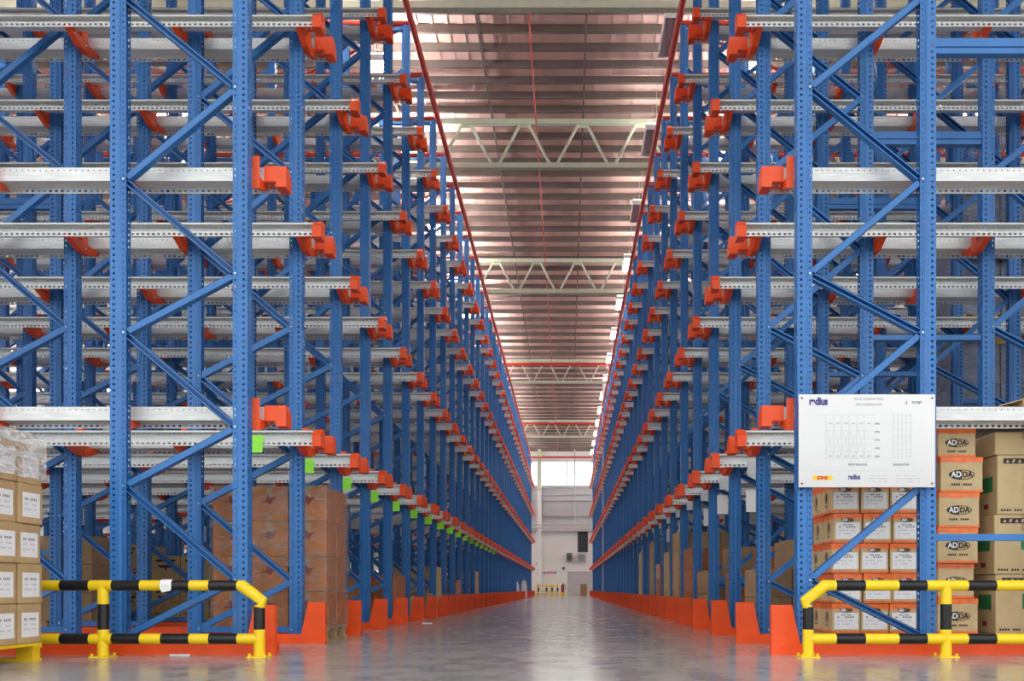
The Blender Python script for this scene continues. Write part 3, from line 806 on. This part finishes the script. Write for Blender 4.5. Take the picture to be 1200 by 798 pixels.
load(1, 1, 2.2, 3.3, 3, 4, .34, 'kraft', 'seam', 'plain brown carton', ny=1)
load(1, 1, .1, 1.1, 3, 3, .30, 'kraft_dark', 'seam', 'dark brown carton', ny=1, drop=1)
load(1, 2, .15, 1.2, 3, 3, .30, 'kraft_red', 'seam', 'red brown carton', ny=2, drop=1)
load(1, 3, .0, 1.1, 3, 3, .32, 'kraft_dark', 'seam', 'dark carton', ny=1, drop=1)
load(1, 4, .0, 1.1, 3, 3, .34, 'kraft_red', 'seam', 'orange brown carton', ny=2)
load(1, 5, .0, 1.1, 3, 4, .34, 'kraft', 'seam', 'tall brown carton', ny=1)
load(1, 6, .0, 1.1, 3, 4, .36, 'kraft_pale', 'seam', 'pale carton', ny=1, drop=1)
load(1, 7, .0, 1.1, 3, 3, .30, 'kraft_red', 'seam', 'rusty brown carton', ny=2)
load(1, 8, .0, 1.1, 3, 4, .36, 'kraft', 'seam', 'plain brown carton', ny=1)
load(1, 10, .0, 1.1, 3, 4, .33, 'kraft_pale', 'seam', 'pale carton', ny=1)
# wrapped blue-grey goods on the upper levels
load(1, 3, 3.35, 4.5, 2, 3, .54, 'bluewrap', 'none', 'blue grey bale', level=2, ny=1, film=True, wob=.005, pm='ywood')
load(1, 3, 3.35, 4.5, 2, 3, .54, 'bluewrap', 'none', 'blue grey bale', level=1, ny=1, film=True, wob=.005)
load(1, 5, 3.6, 4.7, 2, 3, .5, 'bluewrap', 'none', 'blue grey bale', level=1, ny=1, film=True, wob=.005)
load(1, 5, 2.3, 3.4, 3, 2, .30, 'kraft_red', 'seam', 'red brown carton', level=1, ny=1)

# --- pallet in front: cartons with white labels under a film hood
px0, px1, py0, py1 = -5.08, -3.885, 5.30, 6.44
g = pallet('yellow pallet under the labelled cartons beside the barrier', px0, px1, py0, py1, 0, 'ywood', .135)
ch = .288
for r in range(5):
    for c_ in range(4):
        d = (py1 - py0) / 4; dx = [0, .008, -.012, .014, .0][r]
        lab = "labelled carton on the yellow pallet, %s layer, %s column from the barrier" % (LAYER[r], ORD[4 - c_])
        carton((px1 - .20 + dx * (1 if c_ % 2 else -1) * .6, py0 + d * (c_ + .5), .137 + r * ch), .40, d - .012, ch - .003, 'kraft', lab, 'labelled cartons on the yellow pallet', 'label_side', random.uniform(-.02, .02))
for r in range(5):
    for c_ in range(2):
        lab = "labelled carton in the outer column of the yellow pallet, %s layer, %s pair" % (LAYER[r], "front" if c_ == 0 else "rear")
        carton((px1 - .20 - .425, py0 + .57 * (c_ + .5), .137 + r * ch), .385, .555, ch - .003, 'kraft', lab, 'labelled cartons on the yellow pallet', 'seam')
b = MB(); nn = 14; zt = .137 + 5 * ch + .055
ring = []
cs = [(px0 + .36 - .015, py0 - .015), (px1 + .02, py0 - .015), (px1 + .02, py1 + .012), (px0 + .36 - .015, py1 + .012)]
for (ax, ay), (bx_, by_) in zip(cs, cs[1:] + cs[:1]):
    for i in range(nn): ring.append((ax + (bx_ - ax) * i / nn, ay + (by_ - ay) * i / nn))
xm, ym = (px0 + .36 + px1) / 2, (py0 + py1) / 2
lev = [(zt - .30, 1.0), (zt - .2, 1.004), (zt - .1, 1.006), (zt - .03, 1.0), (zt + .01, .975), (zt + .03, .90), (zt + .05, .6), (zt + .06, .0)]
rows = []
for z, s in lev: rows.append([(xm + (a - xm) * s * (1 + random.uniform(-.002, .008)), ym + (c - ym) * s * (1 + random.uniform(-.002, .008)), z + (random.uniform(-.02, .02) if z == lev[0][0] else random.uniform(-.004, .004))) for a, c in ring])
for i in range(len(rows) - 1):
    for q in range(len(ring)): b.quad([rows[i][q], rows[i][(q + 1) % len(ring)], rows[i + 1][(q + 1) % len(ring)], rows[i + 1][q]], 'filmthick')
tag(link('film_hood', recalc(b.mesh('film_hood'), True)), 'translucent white film hood over the top of the labelled cartons', 'film')

# white wrapped bundles near the end of the aisle
def bundle(x, y, z, h, label):
    b = MB(); n = 10
    rad = [(0, .13), (.1, .16), (.5, .16), (.8, .14), (1.0, .08)]
    pr = []
    for t, r in rad: pr.append([(r * math.cos(2 * math.pi * i / n) * (1 + .06 * math.sin(i * 3)), r * math.sin(2 * math.pi * i / n) * (1 + .05 * math.cos(i * 2)), t * h) for i in range(n)])
    for i in range(len(pr) - 1):
        for q in range(n): b.quad([pr[i][q], pr[i][(q + 1) % n], pr[i + 1][(q + 1) % n], pr[i + 1][q]], 'paper')
    b.quad(pr[-1], 'paper'); b.quad(list(reversed(pr[0])), 'paper')
    tag(link('wrapped_bundle', recalc(b.mesh('wrapped_bundle'), True), None, (x, y, z)), label, 'bundle', 'white bundles near the aisle end')
bundle(-2.47, rowY(29) + .72, 0, 1.02, 'white wrapped bundle between rack rows near the end of the aisle, the taller one')
bundle(-2.66, rowY(26) + .72, 0, .9, 'white wrapped bundle between rows near the end of the aisle, the shorter one')

# scraps on the floor
def scrap(x, y, w, d, label):
    b = MB(); n = 8
    pts = [(w * math.cos(2 * math.pi * i / n) * random.uniform(.6, 1), d * math.sin(2 * math.pi * i / n) * random.uniform(.5, 1)) for i in range(n)]
    for i in range(n):
        p, q = pts[i], pts[(i + 1) % n]; h = .004 + .012 * (i % 2)
        b.prism([(0, 0), p, q], 'z', .001, h, 'paper')
    tag(link('paper_scrap', b.mesh('paper_scrap'), None, (x, y, 0)), label, 'scrap', 'paper scraps on the floor')
scrap(X(214, 6.93), 6.86, .10, .03, 'crumpled white paper scrap under the barrier, the bigger one')
scrap(X(131, 6.86), 6.86, .04, .03, 'small white paper scrap at the foot of the barrier post')
scrap(X(498, 13), 13.2, .12, .05, 'white scrap on the aisle floor beside the lime-tagged rack')
scrap(X(703, 45), 46, .2, .2, 'white scrap on the aisle floor beside the white-tagged rack')

# ================================================================== THE BUILDING
XW, YF, ZR = 24.0, 70.0, 11.72
def plane_box(nm, x0, x1, y0, y1, z0, z1, mt):
    b = MB(); b.box(x0, x1, y0, y1, z0, z1, mt); return struct(nm, b.mesh(nm))
plane_box('floor', -XW, XW, -4, YF + .3, -.2, 0, 'floor')
for sd, nm in ((-1, 'wall_left'), (1, 'wall_right')):
    plane_box(nm, sd * XW, sd * (XW + .2), -4, YF + .3, 0, 8.6, 'white')
    plane_box(nm + '_top', sd * XW, sd * (XW + .2), -4, YF + .3, 11.0, ZR + .3, 'white')
    plane_box('window_%d' % (2 if sd < 0 else 3), sd * (XW + .12), sd * (XW + .16), -4, YF + .3, 8.6, 11.0, 'side_fill')  # unseen glowing strip, added to light the roof and racks
    b = MB()
    for q in range(-4, 71, 3): b.box(sd * (XW + .02), sd * (XW + .11), q - .05, q + .05, 8.6, 11.0, 'white')
    b.box(sd * (XW + .03), sd * (XW + .10), -4, YF, 9.76, 9.84, 'white')
    struct('window_%d_frame' % (2 if sd < 0 else 3), b.mesh('mullions'))  # mullions of the added side strip
# ceiling: ribbed lining sheet
b = MB(); n = 160; dx = 2 * XW / n
for i in range(n):
    x = -XW + i * dx
    b.box(x, x + dx, 1.0, YF + .3, ZR + .04, ZR + .12, 'deck'); b.box(x, x + .04, 1.0, YF + .3, ZR + .012, ZR + .04, 'deck')
struct('ceiling', b.mesh('ceiling'))
# purlins
b = MB(); y = 8.0; pn = 0
while y < YF:
    b.box(-XW, XW, y - .012, y + .012, ZR - .13, ZR + .01, 'purlin')
    b.box(-XW, XW, y - .012, y + .06, ZR - .138, ZR - .13, 'purlin')
    y += .58 if y < 20 else .58 + (y - 20) * .03 if y < 36 else 1.06
struct('trim_1', b.mesh('purlins'))
# sag rods and clips along the roof
b = MB()
for x in (-8.2, -6.0, -3.9, -1.75, .37, 2.5, 4.6, 6.8): b.box(x - .02, x + .02, 6, YF, ZR - .185, ZR - .14, 'purlin')
struct('trim_2', b.mesh('sag_rods'))
# trusses
TY = [14.8, 20.4, 29.0, 41.7, 56.7]
zbot, ztop = 10.43, 11.46
b0 = MB(); xs0, xs1 = -XW, XW
b0.box(xs0, xs1, -.07, .07, zbot - .06, zbot + .06, 'cream'); b0.box(xs0, xs1, -.06, .06, ztop - .06, ztop + .06, 'cream')
pw = 1.36
nn = int((xs1 - xs0) / (pw * 1))
for i in range(-18, 18):
    xc = -1.0 + i * pw
    for s in (-1, 1):
        a = (xc + .09 * s, 0, ztop - .03); c = (xc + s * (pw / 2 - .07), 0, zbot + .03)
        b0.tube([a, c], .034, 'cream', 8, False)
    b0.box(xc - .14, xc + .14, -.01, .01, ztop - .13, ztop, 'cream')
tm = b0.mesh('truss')
for i, y in enumerate(TY): tag(link('roof_truss', tm, None, (0, y, 0)), kind='structure')
# sprinkler branch and cross pipes (red)
def pipe(nm, pts, r, mt, label):
    b = MB(); b.tube(pts, r, mt, 10); return tag(link(nm, recalc(b.mesh(nm), True)), label, 'pipe', 'red sprinkler pipes under the roof')
pipe('sprinkler_pipe', [(-.72, 9, 11.34), (-.72, YF - 1, 11.34)], .017, 'red', 'thin red sprinkler pipe running along the aisle under the roof')
for i, y in enumerate((41.5, 56.4)):
    pipe('sprinkler_pipe', [(-18, y, 11.235), (18, y, 11.235)], .075, 'red', ['thick red pipe crossing the aisle at the fourth roof truss', 'thick red pipe crossing the aisle at the last roof truss'][i])
pipe('sprinkler_pipe', [(-18, 67.6, 10.75), (18, 67.6, 10.75)], .07, 'red', 'thick red pipe crossing in front of the daylit window strip')

# ---- lamps
def lamp_template(w, d, lit, up='uplight'):
    parts = {}
    b = MB(); b.box(-w / 2, w / 2, -d / 2, d / 2, .035, .11, 'white'); b.box(-w / 2, -w / 2 + .02, -d / 2, d / 2, .11, .16, 'white'); b.box(w / 2 - .02, w / 2, -d / 2, d / 2, .11, .16, 'white'); parts['housing'] = b.mesh('housing')
    b = MB(); b.box(-w / 2 + .03, w / 2 - .03, -d / 2 + .02, d / 2 - .02, .112, .135, up); parts['upper_diffuser'] = b.mesh('upper_diffuser')
    b = MB(); b.box(-w / 2 + .02, w / 2 - .02, -d / 2 + .02, d / 2 - .02, .012, .034, 'tube' if lit else 'fixgrey'); parts['diffuser'] = b.mesh('diffuser')
    b = MB()
    for i in range(5): q = -w / 2 + .02 + i * (w - .04) / 4; b.box(q - .006, q + .006, -d / 2, d / 2, -.01, .035, 'fixgrey')
    for q in (-d / 2, d / 2): b.box(-w / 2, w / 2, q - .008, q + .008, -.012, .04, 'white')
    parts['louvre'] = b.mesh('louvre')
    b = MB(); b.tube([(w * .45, 0, .13), (w * .45, 0, 1.06)], .006, 'fixgrey', 5); parts['suspension_wire'] = b.mesh('suspension_wire')
    return parts
LT = {True: lamp_template(.42, .8, True), False: lamp_template(.26, 1.15, False, 'uplight_soft')}
LT['strip'] = lamp_template(.26, 1.15, True, 'uplight_soft')
def lamp(x, y, z, kind, label, group):
    g = thing('ceiling_lamp', label, 'lamp', (x, y, z), group)
    for n_, me in LT[kind].items():
        if n_ != 'suspension_wire': link(n_, me, g); continue
        for q in (-.42, .42): link(n_, me, g, (0, q, 0))
ys = [12.25 + 3.75 * i for i in range(15)]
for i, y in enumerate(ys):
    lamp(1.87, y, 10.66, False if y < 26 else 'strip', "slim hanging strip lamp beside the white-tagged rack, %s from the front" % num(i + 1), 'strip lamps over the aisle edge')
for sd in (-1, 1):
    for q, xx in enumerate((3.68, 9.2, 15.2)):  # second and third lines are extra lamps, added for more light
        for i, y in enumerate(ys):
            if q and i % 2: continue
            lamp(sd * xx, y + 1.0, 10.62, True, "lit ceiling lamp over the %s, %s line from the aisle, %s from the front" % (BLOCK[sd], ORD[q + 1], num(i + 1)), 'lit lamps over the racks')

# ---- far wall
def far(u0, u1, v0, v1, y, dpt, mt, b): b.box(X(u0, y), X(u1, y), y, y + dpt, Z(v1, y), Z(v0, y), mt)
plane_box('wall_back', -XW, XW, YF, YF + .3, 0, Z(623, YF), 'white')
zc0, zc1 = Z(623, YF), Z(568.5, YF); zw1 = Z(541, YF)
b = MB(); n = 150; dx = 2 * XW / n
for i in range(n):
    x = -XW + i * dx
    b.box(x, x + dx, YF + .06, YF + .3, zc0, zc1, 'cladding'); b.box(x, x + dx * .3, YF + .03, YF + .06, zc0, zc1, 'cladding')
struct('wall_back_cladding', b.mesh('cladding'))
b = MB()
for v in (571, 579, 586, 604): b.box(-XW, XW, YF - .16, YF, Z(v + 1, YF), Z(v - .2, YF), 'greypaint')
b.box(-XW, XW, YF - .30, YF, Z(623, YF), Z(619.5, YF), 'greypaint')
struct('trim_3', b.mesh('girts'))
b = MB(); b.box(-XW, XW, YF + .12, YF + .16, zc1, zw1, 'daylight'); struct('window_1', b.mesh('window'))
b = MB()
for x in range(-24, 25, 3): b.box(x - .05, x + .05, YF + .02, YF + .12, zc1, zw1, 'white')
for z in (zc1 + .08, (zc1 + zw1) / 2, zw1 - .06): b.box(-XW, XW, YF + .03, YF + .11, z - .03, z + .03, 'white')
struct('window_1_frame', b.mesh('mullions'))
plane_box('wall_back_top', -XW, XW, YF, YF + .3, zw1, ZR + .3, 'white')
b = MB(); yc = YF - .45
far(629.5, 634.5, 541, 697, yc, .4, 'white', b); struct('column_1', b.mesh('column'))
b = MB(); xg = X(632, yc); b.box(xg - .15, xg + .15, yc - .02, yc, Z(575, yc), ZR, 'cream'); b.box(xg - .15, xg + .15, yc + .4, yc + .42, Z(575, yc), ZR, 'cream'); b.box(xg - .02, xg + .02, yc, yc + .4, Z(541, yc) , ZR, 'cream'); struct('column_2', b.mesh('steel_column'))
b = MB(); b.tube([(X(673.5, 69), 69.4, Z(616, 69)), (X(673.5, 69), 69.4, ZR)], .06, 'greypaint', 8); tag(link('drain_pipe', b.mesh('drain_pipe')), 'grey vertical pipe on the far wall cladding', 'pipe')
for v, lb in ((614.5, 'upper'), (618.5, 'lower')):
    b = MB(); b.tube([(-8, 69.2, Z(v, 69.2)), (8, 69.2, Z(v, 69.2))], .05, 'greypaint', 8); tag(link('wall_pipe', b.mesh('wall_pipe')), 'grey horizontal pipe on the far wall, the %s of two' % lb, 'pipe')
yw = YF - .02
b = MB(); far(665, 700, 669.5, 697.6, yw - .02, .04, 'greypaint', b)
for i in range(14): v = 671 + i * 1.9; far(665.4, 699.6, v, v + .25, yw - .035, .015, 'cladding', b)
struct('door_1', b.mesh('roller_door'))
b = MB(); far(663.5, 665, 667.5, 697.6, yw - .06, .08, 'white', b); far(663.5, 702, 667.2, 669.5, yw - .06, .08, 'white', b); struct('door_1_frame', b.mesh('door_frame'))
g = thing('louvre_panel', 'tall dark louvre panel on the far wall beside the rack', 'louvre', (X(677, yw), yw - .10, Z(647, yw)))
b = MB(); w_, h_ = X(689, yw) - X(677, yw), Z(619.5, yw) - Z(647, yw)
b.box(0, w_, 0, .1, 0, h_, 'darkmetal')
for i in range(16): b.hexa([(.04, -.03, h_ * i / 16), (w_ - .04, -.03, h_ * i / 16), (w_ - .04, 0, h_ * i / 16 + .02), (.04, 0, h_ * i / 16 + .02), (.04, -.03, h_ * i / 16 + .01), (w_ - .04, -.03, h_ * i / 16 + .01), (w_ - .04, 0, h_ * i / 16 + .05), (.04, 0, h_ * i / 16 + .05)], 'darkmetal')
link('louvre', b.mesh('louvre'), g)
def wallbox(nm, u0, u1, v0, v1, dpt, mt, label, cat, extra=None):
    b = MB(); b.box(0, X(u1, yw) - X(u0, yw), 0, dpt, 0, Z(v0, yw) - Z(v1, yw), mt)
    g = thing(nm, label, cat, (X(u0, yw), YF - dpt, Z(v1, yw)))
    link('casing', bevelled(b.mesh('casing'), .02), g)
    if extra: extra(g, X(u1, yw) - X(u0, yw), Z(v0, yw) - Z(v1, yw))
    return g
def fan_face(g, w, h):
    b = MB(); n = 16; r = min(w, h) * .4
    for q in (1, .7, .4): b.tube([(w / 2 + r * q * math.cos(2 * math.pi * i / n), -.01, h / 2 + r * q * math.sin(2 * math.pi * i / n)) for i in range(n + 1)], .012, 'darkmetal', 5, False)
    link('grille', b.mesh('grille'), g)
M['condgreen'] = mat('grey_green_paint', (.13, .16, .13), .5)
wallbox('condenser_unit', 664, 670.5, 648, 658, .4, 'condgreen', 'dark grey green box unit fixed on the far white wall', 'air unit', fan_face)
wallbox('condenser_unit', 676, 687, 649, 657.5, .4, 'greypaint', 'pale grey box unit below the dark louvre panel', 'air unit', fan_face)
wallbox('junction_box', 628, 632, 658, 661.5, .15, 'greypaint', 'small grey box on the far wall above the banner', 'box')
wallbox('alarm_bell', 659, 661.8, 664.5, 667.5, .12, 'darkmetal', 'small dark alarm box on the far wall beside the banner', 'alarm')
g = thing('wall_banner', 'long banner with grey, blue and red letters on the far white wall', 'banner', (X(628.5, yw), YF - .03, Z(674.5, yw)))
bw, bh = X(654, yw) - X(628.5, yw), Z(668.7, yw) - Z(674.5, yw)
b = MB(); b.box(0, bw, 0, .03, 0, bh, 'paper'); link('panel', b.mesh('panel'), g)
M['inkblue'] = mat('blue_ink', (.05, .08, .45), .5); M['inkbright'] = mat('red_ink', (.65, .06, .05), .5)
b = MB()
for i, mm in enumerate(['inkmid', 'inkmid', 'inkgrey', 'inkblue', 'inkblue', 'inkbright', 'inkbright', 'inkbright', 'inkbright', 'inkbright', 'inkred', 'inkmid']):
    u = .04 + i * (bw - .08) / 12; w_ = (bw - .08) / 12 * .72
    b.box(u, u + w_ * .35, -.006, 0, bh * .2, bh * .8, mm); b.box(u + w_ * .35, u + w_, -.006, 0, bh * (.62 if i % 2 else .42), bh * .8, mm)
link('lettering', b.mesh('lettering'), g)
# barriers and extinguisher at the far wall
g = thing('wall_guard', 'yellow and black guard rail in front of the far wall', 'barrier', (0, 67.5, 0))
for u in (631, 640.5, 647, 653.5):
    b = MB(); x = X(u, 67.5); b.tube([(x, 0, 0), (x, 0, .3), (x, 0, .62), (x, 0, .95)], .07, ['yellow', 'black', 'yellow'], 10); link('post', b.mesh('post'), g)
for v in (687, 692.6, 697):
    z = Z(v, 67.5); z = max(z, .12)
    b = MB(); pts = [(X(628, 67.5), 0, z)]; ms = []
    for i in range(8): pts.append((X(628 + 26.5 * (i + 1) / 8, 67.5), 0, z)); ms.append('cream' if i % 2 else 'yellow')
    b.tube(pts, .055, ms, 8); link('guard_bar', b.mesh('guard_bar'), g)
g = thing('fire_extinguisher', 'small dark red extinguisher standing by the far wall', 'extinguisher', (X(659.5, 68.5), 68.5, .25))
b = MB(); b.tube([(0, 0, 0), (0, 0, .5), (0, 0, .58)], .13, 'inkred', 12); link('cylinder_body', b.mesh('cylinder_body'), g)
b = MB(); b.tube([(0, 0, .58), (0, 0, .66)], .04, 'black', 8); b.box(-.03, .12, -.02, .02, .66, .70, 'black'); link('valve', b.mesh('valve'), g)
b = MB(); b.tube([(.05, 0, .64), (.2, 0, .55), (.2, 0, .2)], .02, 'black', 6); link('hose', b.mesh('hose'), g)
b = MB(); b.box(-.16, .16, -.16, .16, -.25, 0, 'yellow'); link('stand', b.mesh('stand'), g)
carton((X(684, 66.5), 66.5, 0), .5, .5, .9, 'kraft_dark', 'dark brown carton on the floor at the far end beside the door', None, 'seam')
b = MB(); xx = 2.02; b.box(xx - .16, xx + .16, rowY(26) + .55, rowY(26) + .87, 0, ZR, 'white'); struct('column_3', b.mesh('column'))

# ================================================================== LIGHT, WORLD, CAMERA
w = bpy.data.worlds.new('daylight'); S.world = w; w.use_nodes = True
bg = w.node_tree.nodes['Background']; bg.inputs['Color'].default_value = (.93, .97, 1, 1); bg.inputs['Strength'].default_value = 1.5
nt = w.node_tree; tc = nt.nodes.new('ShaderNodeTexCoord'); sp = nt.nodes.new('ShaderNodeSeparateXYZ'); cr = nt.nodes.new('ShaderNodeValToRGB')
cr.color_ramp.elements[0].position = .46; cr.color_ramp.elements[0].color = (.20, .19, .175, 1)
cr.color_ramp.elements[1].position = .54; cr.color_ramp.elements[1].color = (.95, .98, 1, 1)
mr = nt.nodes.new('ShaderNodeMapRange'); mr.inputs['From Min'].default_value = -1
nt.links.new(tc.outputs['Generated'], sp.inputs[0]); nt.links.new(sp.outputs['Z'], mr.inputs['Value']); nt.links.new(mr.outputs[0], cr.inputs['Fac']); nt.links.new(cr.outputs['Color'], bg.inputs['Color'])

cam = bpy.data.cameras.new('camera'); co = bpy.data.objects.new('camera', cam); C.objects.link(co)
co.location = (0, 0, CAMZ); co.rotation_euler = (math.pi / 2, 0, 0)
cam.sensor_fit = 'HORIZONTAL'; cam.sensor_width = 36; cam.lens = 36 * F / 1200
cam.shift_x = (600 - CX) / 1200; cam.shift_y = (CY - 399) / 1200
cam.clip_end = 200; cam.clip_start = .05
S.camera = co
vs = S.view_settings; S.display_settings.display_device = 'sRGB'
vs.view_transform = 'Standard'; vs.look = 'None'; vs.gamma = 1; vs.use_curve_mapping = False; vs.exposure = 0.5
S.cycles.max_bounces = 8; S.cycles.diffuse_bounces = 4; S.cycles.glossy_bounces = 3; S.cycles.transparent_max_bounces = 24
S.cycles.sample_clamp_indirect = 6
S.cycles.use_denoising = True
